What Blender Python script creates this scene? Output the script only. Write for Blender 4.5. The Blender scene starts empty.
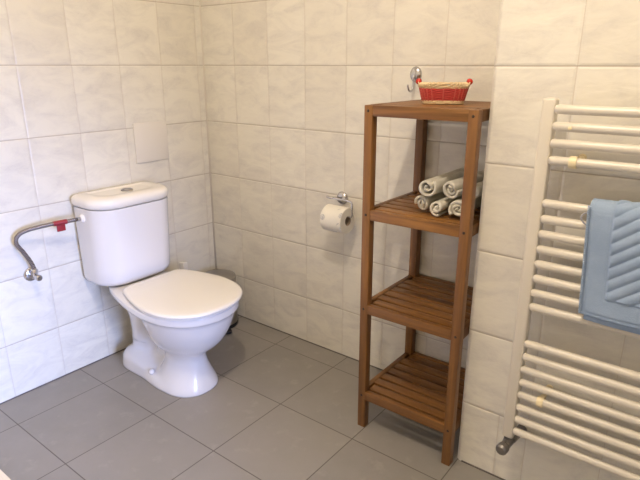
import bpy, bmesh, math, random
from mathutils import Vector, Matrix
random.seed(7)
S = bpy.context.scene
COL = S.collection
PI = math.pi

# ------------------------------------------------------------------ camera
cam = bpy.data.cameras.new('camera'); camo = bpy.data.objects.new('camera', cam); COL.objects.link(camo)
CP = Vector((2.0379, -1.7517, 1.2206)); YAW, PITCH, ROLL = 2.2307, -0.3108, 0.001
fw = Vector((math.cos(PITCH)*math.cos(YAW), math.cos(PITCH)*math.sin(YAW), math.sin(PITCH)))
rt = fw.cross(Vector((0, 0, 1))).normalized(); up = rt.cross(fw)
r2 = rt*math.cos(ROLL)+up*math.sin(ROLL); u2 = -rt*math.sin(ROLL)+up*math.cos(ROLL)
M = Matrix((r2, u2, -fw)).transposed().to_4x4(); M.translation = CP
camo.matrix_world = M
cam.sensor_fit = 'HORIZONTAL'; cam.sensor_width = 36; cam.lens = 545.2*36/640; cam.clip_start = .02
S.camera = camo
# ------------------------------------------------------------------ world, light, exposure
S.view_settings.view_transform = 'Standard'; S.view_settings.look = 'None'
S.view_settings.gamma = 1; S.view_settings.use_curve_mapping = False
S.view_settings.exposure = 0.06
w = bpy.data.worlds.new('world'); S.world = w; w.use_nodes = True
w.node_tree.nodes['Background'].inputs[0].default_value = (.55, .72, 1, 1)
w.node_tree.nodes['Background'].inputs[1].default_value = 1.0
LAMP_POS = (1.50, -1.28, 2.38); LAMP_COL = (1, .86, .71); LAMP_W = 54
ld = bpy.data.lights.new('ceiling_bulb', 'POINT'); ld.energy = LAMP_W; ld.color = LAMP_COL; ld.shadow_soft_size = .04
lo = bpy.data.objects.new('ceiling_bulb', ld); COL.objects.link(lo); lo.location = LAMP_POS
WIN = dict(x=3.0, y0=-1.9, y1=-1.0, z0=.3, z1=1.25)      # window opening in the far side wall
wd = bpy.data.lights.new('window_daylight', 'AREA'); wd.shape = 'RECTANGLE'; wd.size = 1.0; wd.size_y = .85
wd.energy = 18; wd.color = (.36, .50, 1); wd.spread = math.radians(52)
wo = bpy.data.objects.new('window_daylight', wd); COL.objects.link(wo)
wo.location = (3.16, (WIN['y0']+WIN['y1'])/2, (WIN['z0']+WIN['z1'])/2); wo.rotation_euler = (0, math.radians(80), 0)

# ------------------------------------------------------------------ node helper
class N:
    def __init__(s, name):
        s.m = bpy.data.materials.new(name); s.m.use_nodes = True; s.t = s.m.node_tree
        s.b = s.t.nodes['Principled BSDF']
    def n(s, typ, **kw):
        x = s.t.nodes.new(typ)
        for k, v in kw.items(): setattr(x, k, v)
        return x
    def l(s, a, b): s.t.links.new(a, b)
    def put(s, sock, v):
        if hasattr(v, 'is_output') or isinstance(v, bpy.types.NodeSocket): s.l(v, sock)
        else: sock.default_value = v
    def math(s, op, a, b=0.0, c=None):
        x = s.n('ShaderNodeMath', operation=op); s.put(x.inputs[0], a); s.put(x.inputs[1], b)
        if c is not None: s.put(x.inputs[2], c)
        return x.outputs[0]
    def rng(s, v, a, b, c, d):
        x = s.n('ShaderNodeMapRange'); s.put(x.inputs[0], v)
        for i, q in enumerate((a, b, c, d)): x.inputs[i+1].default_value = q
        return x.outputs[0]
    def mix(s, f, a, b, mode='MIX'):
        x = s.n('ShaderNodeMix', data_type='RGBA', blend_type=mode)
        s.put(x.inputs[0], f); s.put(x.inputs[6], a); s.put(x.inputs[7], b)
        return x.outputs[2]
    def noise(s, vec, scale, detail=3, rough=.5, dist=0):
        x = s.n('ShaderNodeTexNoise'); s.l(vec, x.inputs['Vector'])
        x.inputs['Scale'].default_value = scale; x.inputs['Detail'].default_value = detail
        x.inputs['Roughness'].default_value = rough; x.inputs['Distortion'].default_value = dist
        return x.outputs[0]
    def mapv(s, vec, scale=(1, 1, 1), loc=(0, 0, 0), rot=(0, 0, 0)):
        x = s.n('ShaderNodeMapping'); s.l(vec, x.inputs[0])
        x.inputs['Location'].default_value = loc; x.inputs['Rotation'].default_value = rot; x.inputs['Scale'].default_value = scale
        return x.outputs[0]
    def obj(s): return s.n('ShaderNodeTexCoord').outputs['Object']
    def bump(s, h, strength, dist):
        x = s.n('ShaderNodeBump'); s.l(h, x.inputs['Height'])
        x.inputs['Strength'].default_value = strength; x.inputs['Distance'].default_value = dist
        s.l(x.outputs[0], s.b.inputs['Normal'])
    def set(s, **kw):
        for k, v in kw.items(): s.put(s.b.inputs[k.replace('_', ' ')], v)
        return s.m

def rgb(r, g, b):
    f = lambda c: ((c/255+.055)/1.055)**2.4 if c > 10 else c/255/12.92
    return (f(r), f(g), f(b), 1)

def simple(name, col, rough=.4, metal=0.0, noise=0.0, nscale=30, bump=0.0, bscale=200, **kw):
    k = N(name); o = k.obj()
    f = k.noise(o, nscale, 3)
    d = tuple(c*(1-noise) for c in col[:3])+(1,)
    k.set(Base_Color=k.mix(f, col, d), Roughness=rough, Metallic=metal, **kw)
    if bump: k.bump(k.noise(o, bscale, 2), bump, .001)
    return k.m

Z5, TH, TW = .2183, .25, .2
def tile_mat(name, axis, u0, wt, extra=None):
    """glazed marbled wall tile; axis = horizontal object axis of the wall"""
    k = N(name); o = k.obj(); sp = k.n('ShaderNodeSeparateXYZ'); k.l(o, sp.inputs[0])
    U = sp.outputs[axis]; V = sp.outputs[2]
    su = k.math('DIVIDE', k.math('SUBTRACT', U, u0), wt); sv = k.math('DIVIDE', k.math('SUBTRACT', V, Z5), TH)
    def dist(sx, wid):
        fr = k.math('FRACT', sx); return k.math('MULTIPLY', k.math('MINIMUM', fr, k.math('SUBTRACT', 1.0, fr)), wid)
    du = dist(su, wt); dv = dist(sv, TH)
    if extra is not None:      # one cut joint in the lowest course
        de = k.math('ADD', k.math('ABSOLUTE', k.math('SUBTRACT', U, extra)), k.math('MULTIPLY', k.math('GREATER_THAN', V, Z5), 10.0))
        du = k.math('MINIMUM', du, de)
    mu = k.rng(du, .0007, .0017, 1, 0); mv = k.rng(dv, .0009, .0021, 1, 0)
    # cell id offsets the marbling from tile to tile
    cid = k.n('ShaderNodeCombineXYZ'); k.l(k.math('FLOOR', su), cid.inputs[0]); k.l(k.math('FLOOR', sv), cid.inputs[1])
    wn = k.n('ShaderNodeTexWhiteNoise', noise_dimensions='3D'); k.l(cid.outputs[0], wn.inputs[0])
    vo = k.n('ShaderNodeVectorMath', operation='MULTIPLY_ADD'); k.l(wn.outputs['Color'], vo.inputs[0]); vo.inputs[1].default_value = (3, 3, 3); 
    cu = k.n('ShaderNodeCombineXYZ'); k.l(U, cu.inputs[0]); k.l(V, cu.inputs[1]); k.l(cu.outputs[0], vo.inputs[2])
    m1 = k.mapv(vo.outputs[0], (1, 2.3, 1), rot=(0, 0, math.radians(-42)))
    n1 = k.noise(m1, 7, 6, .6, .8)
    n2 = k.noise(k.mapv(vo.outputs[0], (1.0, 2.0, 1), rot=(0, 0, math.radians(-38))), 16, 4, .6, 1.2)
    v1 = k.rng(n1, .42, .68, 0, .55)
    v2 = k.rng(k.math('ABSOLUTE', k.math('SUBTRACT', n2, .5)), 0, .06, .30, 0)
    base = k.mix(k.rng(wn.outputs['Value'], 0, 1, 0, 1), rgb(230, 225, 211), rgb(224, 218, 203))
    c = k.mix(v1, base, rgb(205, 199, 190))
    c = k.mix(k.math('MULTIPLY', v2, v1), c, rgb(182, 176, 168))
    c = k.mix(k.math('MULTIPLY', mu, .38), c, rgb(178, 160, 140))
    c = k.mix(k.math('MULTIPLY', mv, .62), c, rgb(150, 130, 110))
    g = k.math('MAXIMUM', mu, mv)
    edge = k.math('MINIMUM', k.rng(du, 0, .006, 0, 1), k.rng(dv, 0, .006, 0, 1))
    h = k.math('ADD', k.math('MULTIPLY', edge, 1.0), k.math('MULTIPLY', k.noise(m1, 11, 3, .5, .5), 1.5))
    k.bump(h, .6, .0026)
    k.set(Base_Color=c, Roughness=k.rng(g, 0, 1, .27, .8))
    k.b.inputs['Specular IOR Level'].default_value = .4
    return k.m

def floor_mat():
    k = N('grey_floor_tile'); o = k.obj(); sp = k.n('ShaderNodeSeparateXYZ'); k.l(o, sp.inputs[0])
    su = k.math('DIVIDE', k.math('SUBTRACT', sp.outputs[0], .1778), .3281)
    sv = k.math('DIVIDE', k.math('ADD', sp.outputs[1], .1093), .3333)
    def dist(sx, wid):
        fr = k.math('FRACT', sx); return k.math('MULTIPLY', k.math('MINIMUM', fr, k.math('SUBTRACT', 1.0, fr)), wid)
    d = k.math('MINIMUM', dist(su, .3281), dist(sv, .3333))
    g = k.rng(d, .0010, .0022, 1, 0)
    cid = k.n('ShaderNodeCombineXYZ'); k.l(k.math('FLOOR', su), cid.inputs[0]); k.l(k.math('FLOOR', sv), cid.inputs[1])
    wn = k.n('ShaderNodeTexWhiteNoise', noise_dimensions='3D'); k.l(cid.outputs[0], wn.inputs[0])
    base = k.mix(wn.outputs['Value'], rgb(139, 135, 128), rgb(146, 141, 133))
    c = k.mix(k.rng(k.noise(o, 6, 5, .65), .4, .7, 0, .6), base, rgb(151, 145, 139))
    c = k.mix(k.rng(k.noise(o, 15, 5, .6, .15), .58, .74, 0, .45), c, rgb(166, 159, 152))
    c = k.mix(g, c, rgb(88, 80, 74))
    k.set(Base_Color=c, Roughness=k.rng(k.noise(o, 8, 3), .3, .7, .36, .5))
    k.bump(k.math('ADD', k.rng(d, 0, .003, 0, 1), k.math('MULTIPLY', k.noise(o, 60, 4), .25)), .4, .001)
    return k.m

def wood_mat(name, ax, tone=1.0):
    k = N(name); o = k.obj()
    sc = [26, 26, 26]; sc[ax] = 1.6
    info = k.n('ShaderNodeObjectInfo')
    add = k.n('ShaderNodeVectorMath', operation='ADD'); k.l(o, add.inputs[0])
    cr = k.n('ShaderNodeCombineXYZ'); r = k.math('MULTIPLY', info.outputs['Random'], 7.0)
    for i in range(3): k.l(r, cr.inputs[i])
    k.l(cr.outputs[0], add.inputs[1])
    mv = k.mapv(add.outputs[0], sc)
    n1 = k.noise(mv, 1.2, 5, .6, .7); n2 = k.noise(mv, 4.5, 4, .65, .3)
    a = rgb(*(v*tone for v in (160, 111, 54))); b = rgb(*(v*tone for v in (98, 62, 27))); d = rgb(*(v*tone for v in (112, 74, 36)))
    c = k.mix(k.rng(n1, .35, .65, 0, 1), a, b)
    c = k.mix(k.rng(n2, .45, .7, 0, .55), c, b)
    c = k.mix(k.math('MULTIPLY', info.outputs['Random'], .75), c, d)
    k.set(Base_Color=c, Roughness=.42)
    k.bump(n2, .15, .0006)
    return k.m

T_W1 = tile_mat('glazed_tile_left', 1, -.2363, TW)
T_W2 = tile_mat('glazed_tile_back', 0, .2018, TW)
T_W3 = tile_mat('glazed_tile_right', 0, 1.6903, TW, 1.607)
T_P = tile_mat('glazed_tile_plain', 0, .1, TW)
FLOOR = floor_mat()
CER = simple('white_sanitary_ceramic', rgb(232, 229, 228), .19, 0, .02, 4, Coat_Weight=.4)
SEATM = simple('cream_white_seat_plastic', rgb(238, 233, 224), .22, 0, .01, 4)
CHROME = simple('chrome', (.62, .62, .65, 1), .16, 1.0, .05, 20)
DULL = simple('dark_brass_chrome', (.30, .28, .26, 1), .4, .8, .3, 40)
BLACK = simple('black_plastic', rgb(24, 24, 26), .4)
HOLE = simple('dark_screw', rgb(44, 26, 16), .5)
ENAMEL = simple('cream_radiator_enamel', rgb(215, 207, 191), .3, 0, .02, 6)
YPL = simple('yellowed_plastic', rgb(236, 220, 178), .4)
SILI = simple('grey_silicone', rgb(98, 92, 88), .5)
SILW = simple('pale_silicone', rgb(212, 204, 190), .5)
PLATE = simple('white_cover_plate', rgb(226, 219, 206), .35, 0, .03, 8)
PAINT = simple('white_paint', rgb(232, 226, 214), .8, 0, .02, 5)
TRAYM = simple('cream_acrylic', rgb(236, 222, 200), .25, 0, .02, 5)
STEEL = simple('brushed_steel', (.45, .43, .41, 1), .3, 1.0, .1, 50)
REDT = simple('red_tape', rgb(150, 30, 38), .5, 0, .15, 90)
REDB = simple('red_lacquered_bead', rgb(196, 42, 26), .25)
CARD = simple('cardboard_core', rgb(165, 148, 128), .8)
WX, WY, WZ = wood_mat('oiled_wood_x', 0), wood_mat('oiled_wood_y', 1, .9), wood_mat('oiled_wood_z', 2, 1.02)

def braid_mat():
    k = N('braided_steel_hose'); o = k.obj()
    a = k.n('ShaderNodeTexWave', wave_type='BANDS', bands_direction='DIAGONAL'); k.l(o, a.inputs[0]); a.inputs['Scale'].default_value = 70
    c = k.mix(a.outputs[0], rgb(160, 150, 144), rgb(78, 68, 64))
    k.set(Base_Color=c, Metallic=.75, Roughness=.38); k.bump(a.outputs[0], .5, .001)
    return k.m
BRAID = braid_mat()
def paper_mat():
    k = N('printed_toilet_paper'); o = k.obj()
    v = k.n('ShaderNodeTexVoronoi', feature='F1'); k.l(k.mapv(o, (1, 1, 1)), v.inputs['Vector']); v.inputs['Scale'].default_value = 30
    s = k.rng(v.outputs['Distance'], .28, .40, 1, 0)
    sp = k.n('ShaderNodeSeparateXYZ'); k.l(o, sp.inputs[0]); rad = k.math('SQRT', k.math('ADD', k.math('POWER', sp.outputs[1], 2.0), k.math('POWER', sp.outputs[2], 2.0)))
    s = k.math('MULTIPLY', s, k.math('GREATER_THAN', rad, .0508))
    pick = k.math('GREATER_THAN', k.noise(o, 22, 1), .48)
    det = k.rng(k.noise(o, 260, 2), .4, .6, .3, 1)
    c = k.mix(k.math('MULTIPLY', k.math('MULTIPLY', s, pick), det), rgb(233, 228, 216), rgb(172, 172, 174))
    k.set(Base_Color=c, Roughness=.9); k.bump(k.noise(o, 120, 3), .3, .001)
    return k.m
PAPER = paper_mat()
def terry(name, c1, c2, sc=420):
    k = N(name); o = k.obj(); n = k.noise(o, sc, 3, .7)
    k.set(Base_Color=k.mix(k.rng(k.noise(o, 25, 4, .7), .3, .7, 0, 1), c1, c2), Roughness=.95)
    k.bump(n, .7, .0014)
    return k.m
BLUE = terry('blue_terry', rgb(142, 162, 188), rgb(156, 175, 199))
CREAMT = terry('cream_terry', rgb(214, 210, 196), rgb(198, 193, 178), 300)
WHITEL = terry('white_woven_label', rgb(190, 188, 192), rgb(150, 150, 162))
NATW = simple('natural_wicker', rgb(240, 214, 168), .6, 0, .25, 120, .4, 300)
STAKEM = simple('pale_red_wicker', rgb(206, 96, 84), .5, 0, .2, 160)
REDW = simple('red_wicker', rgb(198, 58, 50), .5, 0, .3, 160, .4, 300)

# ------------------------------------------------------------------ mesh helpers
def link(name, bm, mat, parent=None, smooth=True, loc=None, auto=None):
    base = parent.matrix_world.translation.copy() if parent else Vector(loc or (0, 0, 0))
    bmesh.ops.recalc_face_normals(bm, faces=bm.faces)
    bmesh.ops.translate(bm, verts=bm.verts, vec=-base)
    me = bpy.data.meshes.new(name); bm.to_mesh(me); bm.free()
    me.materials.append(mat)
    if smooth:
        me.shade_smooth()
        if auto:
            me.set_sharp_from_angle(angle=math.radians(auto))
    o = bpy.data.objects.new(name, me); COL.objects.link(o)
    if parent:
        o.parent = parent; o.matrix_world = Matrix.Translation(base)
    else: o.matrix_world = Matrix.Translation(base)
    return o
def tag(o, label, cat, group=None):
    o['label'] = label; o['category'] = cat
    if group: o['group'] = group
    return o
def thing(name, loc, label, cat, group=None):
    o = bpy.data.objects.new(name, None); COL.objects.link(o); o.matrix_world = Matrix.Translation(Vector(loc)); o.location = loc
    o.empty_display_size = .05
    return tag(o, label, cat, group)
def struct(name, bm, mat, smooth=False, auto=None):
    o = link(name, bm, mat, None, smooth, auto=auto); o['kind'] = 'structure'; return o
def box(bm, x0, x1, y0, y1, z0, z1, bev=0.0, seg=2, edges=None):
    t = bmesh.new()
    r = bmesh.ops.create_cube(t, size=1)
    for v in t.verts:
        v.co = Vector(((x0+x1)/2+v.co.x*(x1-x0), (y0+y1)/2+v.co.y*(y1-y0), (z0+z1)/2+v.co.z*(z1-z0)))
    if bev: bmesh.ops.bevel(t, geom=(t.edges[:] if edges is None else [e for e in t.edges if edges(e)]), offset=bev, segments=seg, profile=.5, affect='EDGES')
    merge(bm, t)
    return bm
def merge(bm, t):
    me = bpy.data.meshes.new('tmp'); t.to_mesh(me); t.free(); bm.from_mesh(me); bpy.data.meshes.remove(me)
def tube(bm, pts, r, seg=12, closed=False, cap=True, round_cap=False):
    pts = [Vector(p) for p in pts]; n = len(pts)
    rs = list(r) if hasattr(r, '__len__') else [r]*n
    if round_cap:
        d0 = (pts[0]-pts[1]).normalized(); d1 = (pts[-1]-pts[-2]).normalized()
        a = [(pts[0]+d0*rs[0]*math.sin(t)*.8, rs[0]*math.cos(t)) for t in (1.45, 1.1, .7, .35)]
        b = [(pts[-1]+d1*rs[-1]*math.sin(t)*.8, rs[-1]*math.cos(t)) for t in (.35, .7, 1.1, 1.45)]
        pts = [q[0] for q in a]+pts+[q[0] for q in b]; rs = [q[1] for q in a]+rs+[q[1] for q in b]; n = len(pts)
    prev = None; rings = []
    for i, p in enumerate(pts):
        if closed: t = (pts[(i+1) % n]-pts[i-1]).normalized()
        else: t = (pts[min(i+1, n-1)]-pts[max(i-1, 0)]).normalized()
        if prev is None:
            a = Vector((0, 0, 1)) if abs(t.z) < .9 else Vector((1, 0, 0)); nv = (a-t*a.dot(t)).normalized()
        else: nv = (prev-t*prev.dot(t)).normalized()
        prev = nv; bn = t.cross(nv)
        rings.append([bm.verts.new(p+(nv*math.cos(2*PI*j/seg)+bn*math.sin(2*PI*j/seg))*rs[i]) for j in range(seg)])
    for i in range(n if closed else n-1):
        A = rings[i]; B = rings[(i+1) % n]
        for j in range(seg): bm.faces.new((A[j], A[(j+1) % seg], B[(j+1) % seg], B[j]))
    if cap and not closed: bm.faces.new(rings[0][::-1]); bm.faces.new(rings[-1])
    return bm
def lathe(bm, prof, centre, axis=(0, 0, 1), seg=32):
    """prof: list of (radius, height along the axis)"""
    ax = Vector(axis).normalized(); a = Vector((0, 0, 1)) if abs(ax.z) < .9 else Vector((1, 0, 0))
    e1 = (a-ax*a.dot(ax)).normalized(); e2 = ax.cross(e1); c = Vector(centre); rings = []
    for r, h in prof:
        if r < 1e-6: rings.append([bm.verts.new(c+ax*h)])
        else: rings.append([bm.verts.new(c+ax*h+(e1*math.cos(2*PI*j/seg)+e2*math.sin(2*PI*j/seg))*r) for j in range(seg)])
    for A, B in zip(rings, rings[1:]):
        for j in range(seg):
            k = (j+1) % seg
            if len(A) == 1 and len(B) > 1: bm.faces.new((A[0], B[k], B[j]))
            elif len(B) == 1 and len(A) > 1: bm.faces.new((A[j], A[k], B[0]))
            elif len(A) > 1: bm.faces.new((A[j], A[k], B[k], B[j]))
    if len(rings[0]) > 1: bm.faces.new(rings[0][::-1])
    if len(rings[-1]) > 1: bm.faces.new(rings[-1])
    return bm
def loft(bm, rings, cap0=True, cap1=True, closed=True):
    R = [[bm.verts.new(p) for p in r] for r in rings]; n = len(R[0])
    for A, B in zip(R, R[1:]):
        for j in range(n if closed else n-1):
            bm.faces.new((A[j], A[(j+1) % n], B[(j+1) % n], B[j]))
    if cap0: bm.faces.new(R[0][::-1])
    if cap1: bm.faces.new(R[-1])
    return bm
def spline(ctrl, n=8):
    P = [Vector(p) for p in ctrl]; P = [P[0]*2-P[1]]+P+[P[-1]*2-P[-2]]; out = []
    for i in range(1, len(P)-2):
        for k in range(n):
            t = k/n; a, b, c, d = P[i-1:i+3]
            out.append(.5*((2*b)+(c-a)*t+(2*a-5*b+4*c-d)*t*t+(3*b-a-3*c+d)*t**3))
    out.append(P[-2]); return out
nb = bmesh.new

# ------------------------------------------------------------------ room shell
X3, Y3, XR, YB, CH = 1.4840, -.3146, 3.0, -2.5, 2.5
struct('floor', box(nb(), -.1, XR+.1, YB-.1, .1, -.1, 0), FLOOR)
struct('ceiling', box(nb(), -.1, XR+.1, YB-.1, .1, CH, CH+.1), PAINT)
struct('wall_left', box(nb(), -.1, 0, YB-.1, .1, 0, CH), T_W1)
struct('wall_back', box(nb(), 0, XR+.1, 0, .1, 0, CH), T_W2)
bm = box(nb(), X3, XR, Y3, 0, 0, CH, .016, 5, edges=lambda e: all(v.co.x < X3+.01 and v.co.y < Y3+.01 for v in e.verts))
struct('wall_right', bm, T_W3, True, 30)
struct('wall_front', box(nb(), 0, XR, YB-.1, YB, 0, CH), T_P)
bm = nb(); W = WIN
box(bm, XR, XR+.1, YB-.1, W['y0'], 0, CH); box(bm, XR, XR+.1, W['y1'], 0, 0, CH)
box(bm, XR, XR+.1, W['y0'], W['y1'], 0, W['z0']); box(bm, XR, XR+.1, W['y0'], W['y1'], W['z1'], CH)
struct('wall_side', bm, PAINT)
bm = nb()
for a in ((W['y0'], W['y0']+.05, W['z0'], W['z1']), (W['y1']-.05, W['y1'], W['z0'], W['z1']), (W['y0']+.05, W['y1']-.05, W['z0'], W['z0']+.05), (W['y0']+.05, W['y1']-.05, W['z1']-.05, W['z1'])):
    box(bm, XR+.02, XR+.08, *a, .004)
struct('window_1', bm, ENAMEL, True, 30)
# silicone joints
bm = nb(); box(bm, .0, .0035, YB, 0, .0, .0035); struct('trim_1', bm, SILI)
bm = nb(); box(bm, .0035, X3, -.0035, 0, 0, .0035); struct('trim_2', bm, SILI)
bm = nb(); box(bm, X3+.02, XR, Y3-.0035, Y3, 0, .0035); struct('trim_3', bm, SILI)
bm = nb(); tube(bm, [(.001, -.001, .004), (.001, -.001, CH)], .004, 8); struct('trim_4', bm, SILW, True)

# ------------------------------------------------------------------ ceiling lamp
t = thing('ceiling_light', (LAMP_POS[0], LAMP_POS[1], CH), 'round opal ceiling lamp above the middle of the bathroom', 'lamp')
link('ceiling_plate', lathe(nb(), [(.0, 0), (.09, 0), (.09, -.02), (.03, -.045), (.03, -.06), (0, -.06)], (LAMP_POS[0], LAMP_POS[1], CH)), ENAMEL, t, auto=40)
link('lamp_rim', tube(nb(), [(LAMP_POS[0]+.06*math.cos(a*PI/12), LAMP_POS[1]+.06*math.sin(a*PI/12), CH-.05) for a in range(24)], .006, 8, closed=True), CHROME, t)

# ------------------------------------------------------------------ toilet
YC = -.555
toilet = thing('toilet', (.35, YC, 0), 'white ceramic close-coupled toilet with closed lid against the left wall', 'toilet')
# bowl + pedestal: union of three plan lobes per height
def lerp_tab(tab, z):
    for a, b in zip(tab, tab[1:]):
        if a[0] <= z <= b[0]:
            t = (z-a[0])/(b[0]-a[0]); t = t*t*(3-2*t) if False else t
            return [p+(q-p)*t for p, q in zip(a[1:], b[1:])]
    return tab[-1][1:] if z > tab[-1][0] else tab[0][1:]
# z, xc, a_front, a_back, halfwidth, exponent
BOWL = [(0, .425, .133, .18, .112, 2.3), (.02, .425, .128, .16, .107, 2.3), (.06, .42, .118, .10, .091, 2.2), (.10, .42, .108, .075, .077, 2.1), (.135, .42, .104, .07, .069, 2.1), (.15, .42, .108, .07, .071, 2.1), (.165, .42, .122, .072, .083, 2.1), (.185, .425, .146, .078, .102, 2.1),
        (.21, .43, .170, .088, .122, 2.1), (.24, .435, .187, .10, .140, 2.1), (.28, .445, .199, .125, .154, 2.1), (.32, .45, .207, .15, .164, 2.15), (.382, .45, .212, .18, .170, 2.2)]
REAR = [(0, .20, .24, .116, .102, 3.6), (.05, .20, .22, .112, .097, 3.4), (.070, .20, .16, .106, .088, 2.8), (.088, .20, .060, .076, .066, 2.6), (.16, .20, .050, .066, .064, 2.4), (.22, .20, .054, .070, .066, 2.4),
        (.28, .20, .075, .09, .074, 2.5), (.33, .19, .18, .14, .082, 2.6), (.382, .18, .18, .16, .10, 3.0)]
TRAP = [(0, .31, .09, .09, .02, 2), (.06, .31, .07, .07, .020, 2), (.10, .31, .06, .06, .024, 2), (.14, .315, .05, .05, .034, 2), (.18, .32, .05, .05, .036, 2), (.22, .32, .06, .06, .028, 2), (.382, .33, .1, .1, .06, 2)]
def sstep(a, b, x):
    t = max(0, min(1, (x-a)/(b-a))); return t*t*(3-2*t)
def dhalf(x, xb, xm, xf, hb, hw, rc, e=2.25):
    """half-width of the D-shaped seat outline at x"""
    if x <= xb or x >= xf: return 0
    if x > xm: return hw*max(0, 1-((x-xm)/(xf-xm))**e)**(1/e)
    h = hb+(hw-hb)*math.sin(PI/2*(x-xb)/(xm-xb))
    if x < xb+rc: h = h-rc+rc*math.sqrt(max(0, 1-((xb+rc-x)/rc)**2))
    return h
def lobe(x, p):
    xc, af, ab, b, e = p; u = (x-xc)/(af if x > xc else ab)
    return b*max(0, 1-abs(u)**e)**(1/e) if abs(u) < 1 else 0
zs = [0, .004, .012, .02, .03, .04, .05, .06, .07, .08, .09, .1, .11, .12, .13, .145, .16, .175, .19, .205, .22, .235, .25, .265, .28, .295, .31, .325, .338, .343, .347, .352, .36, .368, .372, .374]
rings = []; NX = 90
for z in zs:
    L = [lerp_tab(t_, z) for t_ in (BOWL, REAR, TRAP)]
    if z == 0: L = [[l[0], l[1]-.003, l[2]-.003, l[3]-.003, l[4]] for l in L]
    rim = sstep(.336, .348, z); ins = .003 if z > .373 else 0
    xb, xf = (.085, .567); xb = min(l[0]-l[2] for l in L); xf = max(l[0]+l[1] for l in L)
    if rim > 0: xb = xb+(.025-xb)*rim; xf = xf+(.668-xf)*rim
    half = []
    for i in range(NX+1):
        x = (xb+xf)/2-(xf-xb)/2*math.cos(PI*i/NX)
        hs = [lobe(x, l) for l in L]
        if z < .2:      # the foot flange falls away toward the front
            zf = .072-.20*max(0, x-.18); hs[1] = max(hs[1]*(1-sstep(zf, zf+.018, z)*.42*sstep(.13, .22, x)), 0) if z < .13 else hs[1]*(1-.42*sstep(.2, .26, x))
        m = max(hs); h = (sum(q**7 for q in hs))**(1/7) if m > 0 else 0
        if rim > 0:
            hr = max(dhalf(x, .11, .445, .668, .112, .184, .03), dhalf(x, .03, .30, .60, .080, .10, .02)); h = h*(1-rim)+max(hr, h*rim*.9)*rim
        half.append((x, max(h-ins, 0)))
    rings.append([(x, YC-h, z) for x, h in half]+[(x, YC+h, z) for x, h in half[1:-1][::-1]])
bowl = link('bowl', loft(nb(), rings), CER, toilet)
md = bowl.modifiers.new('smooth', 'SMOOTH'); md.factor = .5; md.iterations = 2
for s in (-1, 1):
    link('bolt_cap', lathe(nb(), [(.013, 0), (.013, .006), (.010, .012), (.005, .015), (0, .016)], (.325, YC+s*.088, .045), (0, s*.9, .45)), CER, toilet)
# cistern body: plan section with big front corners
YT = -.543
def plan(xb, xf, hw, rf, rb, z, n=8, yc=YT):
    P = []
    for cx, cy, r, a0 in ((xf-rf, hw-rf, rf, 0), (xb+rb, hw-rb, rb, 90), (xb+rb, -hw+rb, rb, 180), (xf-rf, -hw+rf, rf, 270)):
        for i in range(n+1):
            a = math.radians(a0+90*i/n); P.append((cx+r*math.cos(a), yc+cy+r*math.sin(a), z))
    # bow the front gently
    out = []
    for x, y, zz in P:
        k = 1-((y-yc)/hw)**2; out.append((x+(.010*k if x > (xb+xf)/2 else 0), y, zz))
    return out
rings = []
for z, d in ((.376, .030), (.378, .022), (.383, .013), (.392, .006), (.406, .001), (.45, 0), (.55, -.002), (.65, -.003), (.698, -.004)):
    rings.append(plan(.012+max(d, 0)*.3, .186-d+(z-.376)*.03, .171-d, .08, .02, z))
link('cistern', loft(nb(), rings), CER, toilet, auto=50)
rings = []
for z, d in ((.700, .004), (.702, 0), (.712, -.005), (.724, -.005), (.733, -.002), (.739, .005), (.7425, .015), (.7435, .03), (.7435, .05), (.741, .056), (.7405, .07)):
    rings.append(plan(.010+max(d, 0)*.6, .199-d, .176-d, max(.083-d*.6, .02), max(.022-d*.3, .008), z))
lid = link('cistern_lid', loft(nb(), rings), SEATM, toilet, auto=60)
bt = link('flush_button', lathe(nb(), [(.0235, .738), (.0235, .7445), (.0195, .7465), (.0175, .7465), (.0172, .7445), (.0165, .7465), (.0, .7475)], (.108, YT+.012, 0)), STEEL, toilet, auto=40)
bm = nb(); box(bm, .107, .109, YT-.006, YT+.030, .7466, .7478); link('button_split', bm, DULL, bt)
# seat + lid: D outline
def dshape(xb, xf, hb, hw, z, s=0.0, n=60):
    up_ = []
    cy = lambda x: -.540-(x-.22)*.035
    for i in range(n+1):
        x = (xb+s+xf-s)/2-((xf-s)-(xb+s))/2*math.cos(PI*i/n)
        up_.append((x, dhalf(x, xb+s-1e-6, .47, xf-s+1e-6, hb-s, hw-s, max(.03-s*.3, .012))))
    return [(x, cy(x)-h, z) for x, h in up_]+[(x, cy(x)+h, z) for x, h in up_[1:-1][::-1]]
link('seat', loft(nb(), [dshape(.232, .668, .134, .188, z, s) for z, s in ((.3745, .004), (.3765, 0), (.382, 0), (.384, .004))]), SEATM, toilet, auto=40)
link('seat_lid', loft(nb(), [dshape(.228, .676, .138, .195, z, s) for z, s in ((.3845, .006), (.385, .002), (.387, 0), (.3915, 0), (.3955, .003), (.398, .008), (.3995, .016), (.401, .05), (.4015, .09))]), SEATM, toilet, auto=50)
# inlet nut on the left flank of the cistern
link('inlet_nut', lathe(nb(), [(.0, 0), (.015, 0), (.0165, .004), (.0165, .012), (.0125, .018), (.0, .018)], (.085, YT-.168, .66), (0, -1, 0), 10), SEATM, toilet, auto=30)

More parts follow.
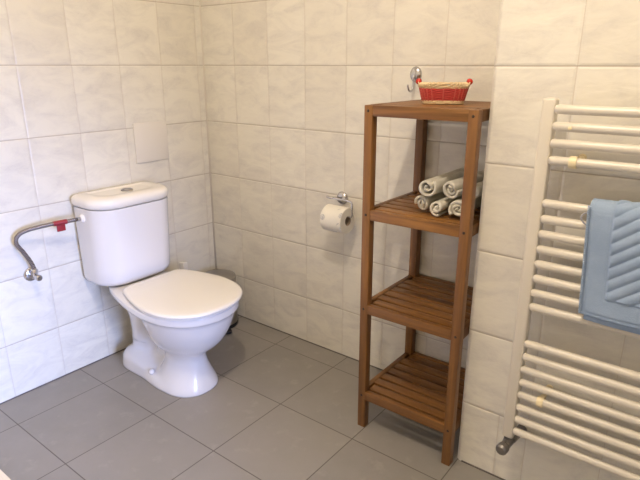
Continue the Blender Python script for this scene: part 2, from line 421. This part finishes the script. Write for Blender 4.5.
# supply valve + hose
vt = thing('angle_valve', (0, -.905, .468), 'small chrome angle valve on the left wall below the curved hose', 'valve')
link('rosette', lathe(nb(), [(.027, .0), (.027, .002), (.024, .006), (.014, .009), (.0, .009)], (0, -.905, .468), (1, 0, 0)), CHROME, vt, auto=40)
bm = nb(); tube(bm, [(.008, -.905, .468), (.05, -.905, .468)], .008, 14); tube(bm, [(.036, -.905, .468), (.036, -.905, .497)], .0085, 14); lathe(bm, [(0, .0), (.011, 0), (.012, .01), (.009, .014), (0, .014)], (.036, -.905, .484), (0, 0, 1), 6)
link('valve_body', bm, CHROME, vt, auto=30)
link('valve_knob', lathe(nb(), [(.0, 0), (.009, 0), (.012, .003), (.012, .018), (.009, .022), (0, .022)], (.05, -.905, .468), (1, 0, 0), 10), CHROME, vt, auto=30)
ht = thing('supply_hose', (.036, -.905, .499), 'braided steel water hose curving from wall valve to cistern', 'hose')
pts = spline([(.036, -.905, .499), (.036, -.912, .525), (.036, -.932, .570), (.036, -.951, .608), (.038, -.943, .635), (.046, -.915, .650), (.060, -.86, .657), (.073, -.79, .659), (.083, -.742, .660)], 8)
link('braided_tube', tube(nb(), pts, .0075, 10), BRAID, ht)
link('ferrule', tube(nb(), [(.0838, -.7405, .66), (.085, -.729, .66)], .0085, 12), CHROME, ht, auto=30)
bm = nb(); i0 = 52; seg = pts[i0:i0+7]
tube(bm, seg, .0095, 12); t_ = seg[3]; box(bm, t_.x-.002, t_.x+.002, seg[1].y, seg[-2].y, t_.z-.033, t_.z-.004, .001)
link('tape_flag', bm, REDT, ht, auto=40)['label'] = 'red tape wrapped round the hose'

# cover plate on the left wall
bm = nb(); box(bm, 0, .007, -.404, -.238, .820, .987, .002); apl = link('cover_plate', bm, PLATE, auto=30, loc=(0, -.321, .82))
tag(apl, 'square plain white inspection plate set over the tiles above the cistern', 'cover plate')

bm = nb(); box(bm, 0, .030, -.226, -.200, .276, .320, .002)
tag(link('pipe_stub', bm, SEATM, auto=30, loc=(0, -.21, .286)), 'small white plastic stub on the left wall behind the toilet seat', 'wall fitting')
# ------------------------------------------------------------------ pedal bin
BC = (.148, -.118)
bn = thing('pedal_bin', (*BC, 0), 'small round steel pedal bin in the corner behind the toilet', 'bin')
link('bin_body', lathe(nb(), [(.0, .012), (.082, .012), (.0835, .016), (.0835, .228), (.082, .230), (.0, .230)], BC+(0,), seg=48), STEEL, bn, auto=40)
link('base_ring', lathe(nb(), [(.0, .0), (.084, 0), (.087, .004), (.087, .014), (.084, .018), (.0, .018)], BC+(0,), seg=48), BLACK, bn, auto=40)
link('bin_lid', lathe(nb(), [(.0, .231), (.085, .231), (.086, .234), (.086, .248), (.083, .254), (.07, .259), (.04, .262), (0, .263)], BC+(0,), seg=48), STEEL, bn, auto=40)
d = Vector((.86, -.5, 0)).normalized(); sd = Vector((-d.y, d.x, 0)); c = Vector((*BC, 0))
bm = nb(); loft(bm, [[c+d*a+sd*b_*s+Vector((0, 0, z+h)) for s, h in ((-1, 0), (1, 0), (1, .008), (-1, .008))] for a, b_, z in ((.075, .014, .010), (.09, .016, .010), (.105, .026, .008), (.128, .028, .004), (.134, .022, .004))])
link('pedal', bm, BLACK, bn, auto=30)
bm = nb(); box(bm, BC[0]-.098, BC[0]-.080, BC[1]-.02, BC[1]+.02, .19, .245, .003); link('hinge_block', bm, BLACK, bn, auto=30)

# ------------------------------------------------------------------ toilet paper holder + roll
HX = .796
hd = thing('toilet_paper_holder', (HX, 0, .714), 'chrome wall bracket holding the toilet roll', 'toilet paper holder')
link('rosette', lathe(nb(), [(.0, 0), (.026, 0), (.027, .004), (.023, .011), (.013, .016), (.0, .018)], (HX, 0, .710), (0, -1, 0)), CHROME, hd, auto=60)
bm = nb(); tube(bm, [(HX, -.012, .711), (HX, -.055, .722), (HX, -.085, .726)], .0055, 10); tube(bm, spline([(HX-.002, -.085, .726), (.850, -.085, .727), (.888, -.085, .725), (.898, -.085, .717), (.899, -.085, .70), (.899, -.085, .672), (.894, -.085, .664), (.880, -.085, .663), (.80, -.085, .663)], 6), .0035, 10)
tube(bm, [(HX+.01, -.085, .726), (HX-.012, -.09, .730)], .005, 10, round_cap=True)
link('wire_arm', bm, CHROME, hd)
RY, RZ = -.085, .647
tr = thing('toilet_roll', (.783, RY, RZ), 'white toilet roll with faint grey print hanging on the chrome bracket', 'toilet roll')
link('paper', lathe(nb(), [(.0195, .0), (.050, .0), (.0515, .0015), (.0515, .0965), (.050, .098), (.0195, .098), (.0195, .0)], (.783, RY, RZ), (1, 0, 0), 64), PAPER, tr, auto=40)
link('cardboard_core', lathe(nb(), [(.0185, -.0005), (.0194, -.0005), (.0194, .0985), (.0185, .0985)], (.783, RY, RZ), (1, 0, 0), 40), CARD, tr, auto=40)
for o in (tr.children[0], tr.children[1]):           # drop the end caps so the core is open
    me = o.data; b2 = bmesh.new(); b2.from_mesh(me)
    bad = [f for f in b2.faces if len(f.verts) > 4]
    if bad: bmesh.ops.delete(b2, geom=bad, context='FACES')
    b2.to_mesh(me); b2.free()

# ------------------------------------------------------------------ robe hook
hk = thing('robe_hook', (1.097, 0, 1.19), 'small round chrome hook on the back wall above the wooden rack', 'hook')
bm = nb(); lathe(bm, [(.0, 0), (.022, 0), (.0225, .003), (.018, .008), (.009, .012), (0, .013)], (0, 0, 0), (0, -1, 0))
for v in bm.verts: v.co = Vector((1.097+v.co.x, v.co.y, 1.19+v.co.z*1.15))
link('hook_plate', bm, CHROME, hk, auto=60)
link('hook_wire', tube(nb(), spline([(1.097, -.008, 1.192), (1.097, -.016, 1.182), (1.097, -.016, 1.163), (1.097, -.020, 1.143), (1.097, -.034, 1.134), (1.097, -.048, 1.140), (1.097, -.056, 1.155)], 6), .0034, 10, round_cap=True), CHROME, hk)

# ------------------------------------------------------------------ wooden rack
SX0, SX1, SY0, SY1, ST = 1.1320, 1.4838, -.366, -.006, 1.110
LW = .0285
rk = thing('wooden_rack', ((SX0+SX1)/2, (SY0+SY1)/2, 0), 'tall oiled wooden rack with four slatted shelves beside the wall corner', 'shelf unit')
LB = .034      # the back legs are a little deeper
def leg(x, y):
    bm = nb(); box(bm, x, x+LW, y, y+(LW if y == SY0 else LB), 0, ST-.001, .002); lg = link('leg', bm, WZ, rk, auto=30); return lg
TOPS = (ST, .793, .472, .145)
for x in (SX0, SX1-LW):
    for y in (SY0, SY1-LB):
        lg = leg(x, y)
        if y == SY0:
            for zt in TOPS:
                link('screw', lathe(nb(), [(.0, 0), (.0042, 0), (.0042, .0006), (0, .0006)], (x+LW/2, y, zt-.017), (0, -1, 0), 12), HOLE, lg)
RH = .033
for zt in TOPS:
    for a in (SY0+.001, SY1-.019): link('cross_rail', box(nb(), SX0+LW, SX1-LW, a, a+.018, zt-RH, zt-.0005, .0015), WX, rk, auto=30)
    top = zt == ST
    for s in (0, 1):
        x = SX0+.001 if s == 0 else SX1-.019
        link('side_rail', box(nb(), x, x+.018, SY0+LW, SY1-LB, zt-RH, zt-.0005, .0015), WY, rk, auto=30)
    # cleats under the slats
    for x in (SX0+.019, SX1-.019-.012):
        link('cleat', box(nb(), x, x+.012, SY0+LW, SY1-LW, zt-RH, zt-.0105, .001), WY, rk, auto=30)
    n = 7; a, b = SY0+.0225, SY1-.0225; pw = (b-a)/n
    for i in range(n):
        y0 = a+i*pw+.0055; y1 = a+(i+1)*pw-.0055
        edge_ = i in (0, n-1)
        x0, x1 = (SX0+LW+.001, SX1-LW-.001) if edge_ else (SX0+.0195, SX1-.0195)
        link('slat', box(nb(), x0, x1, y0, y1, zt-.0100, zt-.0008, .0015), WX, rk, auto=30)

rk.rotation_euler = (0, -.004, .002)
# ------------------------------------------------------------------ rolled towels on the second shelf
def roll_mesh(name, R, L, seed, turns=2.6, th=.006, squash=1.0):
    rnd = random.Random(seed); bm = bmesh.new()
    ph = rnd.uniform(0, 6); n = 120; K = 26
    w1, w2, w3 = rnd.uniform(.4, 1), rnd.uniform(0, 6), rnd.uniform(0, 6)
    rings = []
    for k in range(K+1):
        t = k/K; y = t*L; outer = []; inner = []
        for i in range(n+1):
            s = i/n; ang = ph+2*PI*turns*s
            r = R-th*.55-(R*.86)*(1-s)*.97
            r *= 1+.045*math.sin(2*ang+w2+1.2*t)+.02*math.sin(3*ang+w3+3*t)
            yy = y+(.005*math.sin(ang*.9+w2)+.002*math.sin(ang*2.3+w3)+(1-s)*.003)*((1-t)-.2*t)
            hth = th*.44*(1+.12*math.sin(ang*2.3+w1*9))
            if i == n: hth *= .7
            for lst, q in ((outer, r+hth), (inner, max(r-hth, .0008))):
                z = q*math.sin(ang)*squash; z = max(z, -R*.93*squash)
                lst.append((q*math.cos(ang), yy+(0 if lst is outer else .0006), z))
        rings.append(outer+inner[::-1])
    # round the front lip
    first = rings[0]; m = len(first)
    lip = []
    for i, p in enumerate(first):
        q = first[m-1-i]; lip.append(((p[0]*.75+q[0]*.25), p[1]-.0022, (p[2]*.75+q[2]*.25)))
    last = rings[-1]; lip2 = []
    for i, p in enumerate(last):
        q = last[m-1-i]; lip2.append(((p[0]*.68+q[0]*.32), p[1]+.0022, (p[2]*.68+q[2]*.32)))
    rings = [lip]+rings+[lip2]
    V = [[bm.verts.new(p) for p in r] for r in rings]
    for A, B in zip(V, V[1:]):
        for j in range(m): bm.faces.new((A[j], A[(j+1) % m], B[(j+1) % m], B[j]))
    for r in (V[0], V[-1]):
        for i in range(m//2-1): bm.faces.new((r[i], r[i+1], r[m-2-i], r[m-1-i]))
    bmesh.ops.recalc_face_normals(bm, faces=bm.faces)
    me = bpy.data.meshes.new(name); bm.to_mesh(me); bm.free(); me.materials.append(CREAMT); me.shade_smooth(); return me
zt = .793
ROLLS = [  # x, y front, z centre, R, L, seed, yaw, pitch, label
    (1.300, -.300, zt+.0290, .0285, .21, 1, -.05, 0, 'rolled cream hand towel at the left end of the bottom row'),
    (1.357, -.318, zt+.0275, .0270, .23, 2, 0, 0, 'rolled cream hand towel in the middle of the bottom row, open dark centre'),
    (1.416, -.302, zt+.0305, .0300, .21, 3, 0, 0, 'rolled cream hand towel of the bottom row half behind the right front leg'),
    (1.321, -.318, zt+.0850, .0320, .24, 4, -.03, .02, 'loosely rolled cream hand towel on top of the pile, left one'),
    (1.389, -.302, zt+.0860, .0310, .22, 5, -.03, 0, 'tightly rolled cream hand towel on top of the pile next to the rack leg'),
    (1.448, -.300, zt+.0850, .0250, .21, 6, -.02, 0, 'rolled cream hand towel on top of the pile, hidden behind the rack leg'),
]
for x, y, z, R, L, sd_, yw, pt_, lab in ROLLS:
    me = roll_mesh('rolled_towel', R, L, sd_, turns=1.9 if sd_ in (2, 4) else 2.4, th=.0085 if sd_ in (2, 4) else .0095, squash={4: 1.08}.get(sd_, 1.0))
    o = bpy.data.objects.new('rolled_towel', me); COL.objects.link(o)
    o.location = (x, y, z); o.rotation_euler = (pt_, 0, yw); tag(o, lab, 'towel', 'rolled towels on the second shelf')

# ------------------------------------------------------------------ wicker basket on the rack
BX, BY, BZ = 1.293, -.190, ST+.0005
bk = thing('wicker_basket', (BX, BY, BZ), 'small red wicker basket with natural rim and red beads on top of the rack', 'basket')
BR = math.radians(26)
def bpt(a, hw, hd, z, off=0):
    e = 4.0; c, s = math.cos(a), math.sin(a)
    x = (hw+off)*math.copysign(abs(c)**(2/e), c); y = (hd+off)*math.copysign(abs(s)**(2/e), s)
    return Vector((BX+x*math.cos(BR)-y*math.sin(BR), BY+x*math.sin(BR)+y*math.cos(BR), BZ+z))
def size(z):
    t = z/.066; return .057+.017*t**.9, .032+.009*t**.9
NS = 96
def strand(bm, z, r, phase, amp, twist=False):
    pts = []
    for i in range(NS*2):
        a = 2*PI*i/(NS*2); hw, hd = size(z)
        pts.append(bpt(a, hw, hd, z, amp*math.sin(a*26+phase)))
    tube(bm, pts, r, 6, closed=True)
bm = nb()
for i in range(10): strand(bm, .0115+i*.0034, .0021, PI*i, .0013)
link('woven_body', bm, REDW, bk)['label'] = 'red woven side of the basket'
bm = nb()
for i in range(3): strand(bm, .002+i*.0034, .0022, PI*i, .0015)
# floor of the basket
hw, hd = size(.004)
vs = [bm.verts.new(bpt(2*PI*i/48, hw, hd, .006)) for i in range(48)]; bm.faces.new(vs)
vs = [bm.verts.new(bpt(2*PI*i/48, hw, hd, .002)) for i in range(48)]; bm.faces.new(vs)
link('basket_base', bm, NATW, bk)
bm = nb()
for k in range(3):      # rolled border: three wound strands
    pts = []
    for i in range(NS*3):
        a = 2*PI*i/(NS*3); hw, hd = size(.048); th_ = a*14+k*2*PI/3
        pts.append(bpt(a, hw, hd, .0535+.0055*math.sin(th_), .0035*math.cos(th_)))
    tube(bm, pts, .0024, 6, closed=True)
for k in range(2): strand(bm, .0455+k*.0022, .0018, PI*k, .0012)
link('basket_rim', bm, NATW, bk)
bm = nb()
for i in range(26):
    a = 2*PI*(i+.5)/26; tube(bm, [bpt(a, *size(z), z, .0020) for z in (.009, .02, .035, .046)], .0016, 6)
    link('stake', bm, STAKEM, bk); bm = nb()
bm.free()
for s in (0, PI):
    e = 1 if s == 0 else -1
    def hp(u, v, z): return Vector((BX+u*math.cos(BR)-v*math.sin(BR), BY+u*math.sin(BR)+v*math.cos(BR), BZ+z))
    u0 = .071*e
    hb = link('handle', tube(nb(), spline([hp(u0, -.026, .052), hp(u0+.003*e, -.025, .062), hp(u0+.003*e, 0, .065), hp(u0+.003*e, .025, .062), hp(u0, .026, .052)], 6), .0018, 8), NATW, bk)
    for v in (-.018, 0, .018):
        link('bead', lathe(nb(), [(0, -.0085), (.005, -.0075), (.0082, -.003), (.0085, 0), (.0082, .003), (.005, .0075), (0, .0085)], hp(u0+.003*e, v, .0635), hp(0, 1, 0)-hp(0, 0, 0), 20), REDB, hb)

# ------------------------------------------------------------------ towel radiator
RX0, RX1 = 1.643, 2.17
rd = thing('towel_radiator', ((RX0+RX1)/2, -.38, .2), 'cream ladder towel radiator mounted on the right wall', 'radiator')
for x in (RX0, RX1):
    bm = nb(); box(bm, x, x+.032, -.400, -.366, .214, 1.148, .006, 3); link('header', bm, ENAMEL, rd, auto=40)
TZ = [1.124, 1.085, 1.046, 1.006]+[.901-i*.0392 for i in range(8)]+[.520-i*.0390 for i in range(8)]
TY = -.399
tub = []
for z in TZ:
    xs0, xs1 = RX0+.035, RX1-.002
    tub.append(link('tube', tube(nb(), [(xs0+.004, TY, z)]+[(xs0+(xs1-xs0)*k/6, TY, z) for k in range(1, 6)]+[(xs1-.004, TY, z)], .0108, 18, round_cap=True), ENAMEL, rd))
for x, z in ((1.731, TZ[3]), (1.734, TZ[16]), (2.08, TZ[3]), (2.08, TZ[16])):
    bm = nb()
    ring = lambda rr, xx: [(xx, TY+rr*math.cos(a), z+rr*math.sin(a)) for a in [2*PI*i/24 for i in range(24)]]
    loft(bm, [ring(.0112, x-.008), ring(.0140, x-.008), ring(.0148, x-.006), ring(.0148, x+.006), ring(.0140, x+.008), ring(.0112, x+.008)], False, False)
    box(bm, x-.007, x+.007, TY+.012, TY+.03, z-.007, z+.007, .002)
    tube(bm, [(x, TY+.02, z), (x, Y3-.006, z)], .006, 12); lathe(bm, [(0, 0), (.010, 0), (.010, .004), (.008, .006), (0, .006)], (x, Y3, z), (0, -1, 0), 20)
    link('wall_clip', bm, YPL, rd, auto=40)['label'] = 'yellowed plastic wall clip'
link('vent_screw', lathe(nb(), [(0, 0), (.004, 0), (.0045, .003), (.003, .005), (0, .005)], (1.716, TY-.0095, TZ[1]-.001), (0, -1, 0), 10), YPL, rd)
# valve under the left header
vb = link('valve', tube(tube(tube(nb(), [(RX0+.017, -.383, .214), (RX0+.017, -.383, .190)], .013, 14), [(RX0+.017, -.368, .192), (RX0+.017, -.408, .192)], [.016, .013], 14), [(RX0+.022, -.374, .196), (RX0+.034, Y3-.002, .206)], [.013, .014], 16), DULL, rd, auto=40)
vb['label'] = 'dark metal lockshield valve'
link('valve_knob', lathe(nb(), [(0, 0), (.013, 0), (.0165, .003), (.0165, .020), (.013, .025), (0, .026)], (RX0+.016, -.409, .191), (-.15, -1, -.05), 12), DULL, vb, auto=30)

# ------------------------------------------------------------------ blue towel hanging on the radiator
TXL, TXR = 1.780, 2.125; ZT = TZ[4]
def towel_sheet(xl_top, xl_bot, xr, zbot_f, zbot_b, yoff, rad, th, ribs=True, seed=1):
    """sheet draped over tube ZT: front hangs to zbot_f, back to zbot_b"""
    bm = bmesh.new(); NU = 170
    Lf = ZT-zbot_f; Lb = ZT-zbot_b; arc = PI*rad; tot = Lf+arc+Lb; NV = int(tot/.0022)
    def P(u, s, o):
        # s = length from front bottom edge
        if s < Lf: y, z, ny, nz = TY-rad, zbot_f+s, -1, 0; d = 1-s/Lf
        elif s < Lf+arc:
            a = (s-Lf)/rad; y, z, ny, nz = TY-rad*math.cos(a), ZT+rad*math.sin(a), -math.cos(a), math.sin(a); d = 0
        else: y, z, ny, nz = TY+rad, ZT-(s-Lf-arc), 1, 0; d = 0
        front = s < Lf
        t = max(0, min(1, (ZT-z)/Lf)) if front else 0
        x = xl_top+(xl_bot-xl_top)*t + u*(xr-xl_top)
        h = 0
        if front or s < Lf+arc*.6:
            w_ = .0016*math.sin(s*31+u*4+seed)+.003*math.sin(u*9+s*6)*d
            h += w_
            if ribs and o > 0:
                uu = u*(xr-xl_top); vv = s
                q = min(uu-.052, vv-.050, (xr-xl_top)-.05-uu)
                if q > 0:
                    c_ = (vv-uu*.74)/.029; wv = abs(math.sin(PI*c_))**.5
                    h += (wv*.0060-.0008)*min(1, q/.003)
                edge = min(uu, vv)
                if edge < .010: h -= .0016
                if .047 < min(uu, vv) < .051: h -= .001
        if not front: h += .0008*math.sin(s*40+u*7)
        z -= (.010*u*u if front and s < .02 else 0)*0
        k = th*.5*o+h
        sag = .012*u*d   # lower hem dips toward the right
        return (x, y+ny*k, z+nz*k-sag)
    F = [[bm.verts.new(P(i/NU, tot*j/NV, 1)) for i in range(NU+1)] for j in range(NV+1)]
    B = [[bm.verts.new(P(i/NU, tot*j/NV, -1)) for i in range(NU+1)] for j in range(NV+1)]
    for j in range(NV):
        for i in range(NU):
            bm.faces.new((F[j][i], F[j][i+1], F[j+1][i+1], F[j+1][i])); bm.faces.new((B[j][i], B[j+1][i], B[j+1][i+1], B[j][i+1]))
        bm.faces.new((F[j][0], F[j+1][0], B[j+1][0], B[j][0])); bm.faces.new((F[j][NU], B[j][NU], B[j+1][NU], F[j+1][NU]))
    for i in range(NU):
        bm.faces.new((F[0][i], B[0][i], B[0][i+1], F[0][i+1])); bm.faces.new((F[NV][i], F[NV][i+1], B[NV][i+1], B[NV][i]))
    return bm
tw = thing('bath_towel', (1.95, TY, .62), 'blue terry towel with diagonal ribs draped over the radiator', 'towel')
link('outer_layer', towel_sheet(1.784, 1.800, 2.125, .654, .670, 0, .0255, .006, True), BLUE, tw)
link('inner_layer', towel_sheet(1.790, 1.808, 2.120, .638, .650, 0, .0168, .0065, False, 3), BLUE, tw)
bm = nb(); pts = spline([(1.790, TY-.020, .900), (1.776, TY-.024, .897), (1.770, TY-.026, .886), (1.778, TY-.026, .874), (1.789, TY-.022, .868)], 5)
for dz in range(1): tube(bm, pts, .0018, 6)
link('hanging_loop', bm, WHITEL, tw)['label'] = 'small white hanging loop'
bm = nb()
for i in range(62):
    t = i/61; z = .915-t*(.915-.657); x = 1.784+.016*min(1, max(0, (.904-z)/.27))
    tube(bm, [(x+.004, TY-.0315, z), (x-.0005, TY-.0315, z), (x-.0022, TY-.026, z)], .0017, 5)
link('hem_stitching', bm, BLUE, tw)

# ------------------------------------------------------------------ shower tray, bottom left
tyy = -1.2665
bm = nb()
def rr(x0, x1, y0, y1, r, z, n=6):
    P = []
    for cx, cy, a0 in ((x1-r, y1-r, 0), (x0+r, y1-r, 90), (x0+r, y0+r, 180), (x1-r, y0+r, 270)):
        for i in range(n+1):
            a = math.radians(a0+90*i/n); P.append((cx+r*math.cos(a), cy+r*math.sin(a), z))
    return P
x0, x1, y0, y1 = .004, .90, tyy-.9, tyy
loft(bm, [rr(x0, x1, y0, y1, .03, 0), rr(x0, x1, y0, y1, .03, .044), rr(x0+.003, x1-.003, y0+.003, y1-.003, .03, .049), rr(x0+.008, x1-.008, y0+.008, y1-.008, .03, .05),
          rr(x0+.05, x1-.05, y0+.05, y1-.05, .05, .05), rr(x0+.058, x1-.058, y0+.058, y1-.058, .05, .046), rr(x0+.075, x1-.075, y0+.075, y1-.075, .05, .018), rr(x0+.09, x1-.09, y0+.09, y1-.09, .05, .014)])
st = thing('shower_tray', (.45, tyy-.45, 0), 'cream shower tray, its edge just showing at the bottom left of the floor', 'shower tray')
link('tray', bm, TRAYM, st, auto=40)
link('drain', lathe(nb(), [(0, 0), (.045, 0), (.045, .003), (.04, .005), (0, .005)], (.45, tyy-.45, .014)), CHROME, st, auto=40)
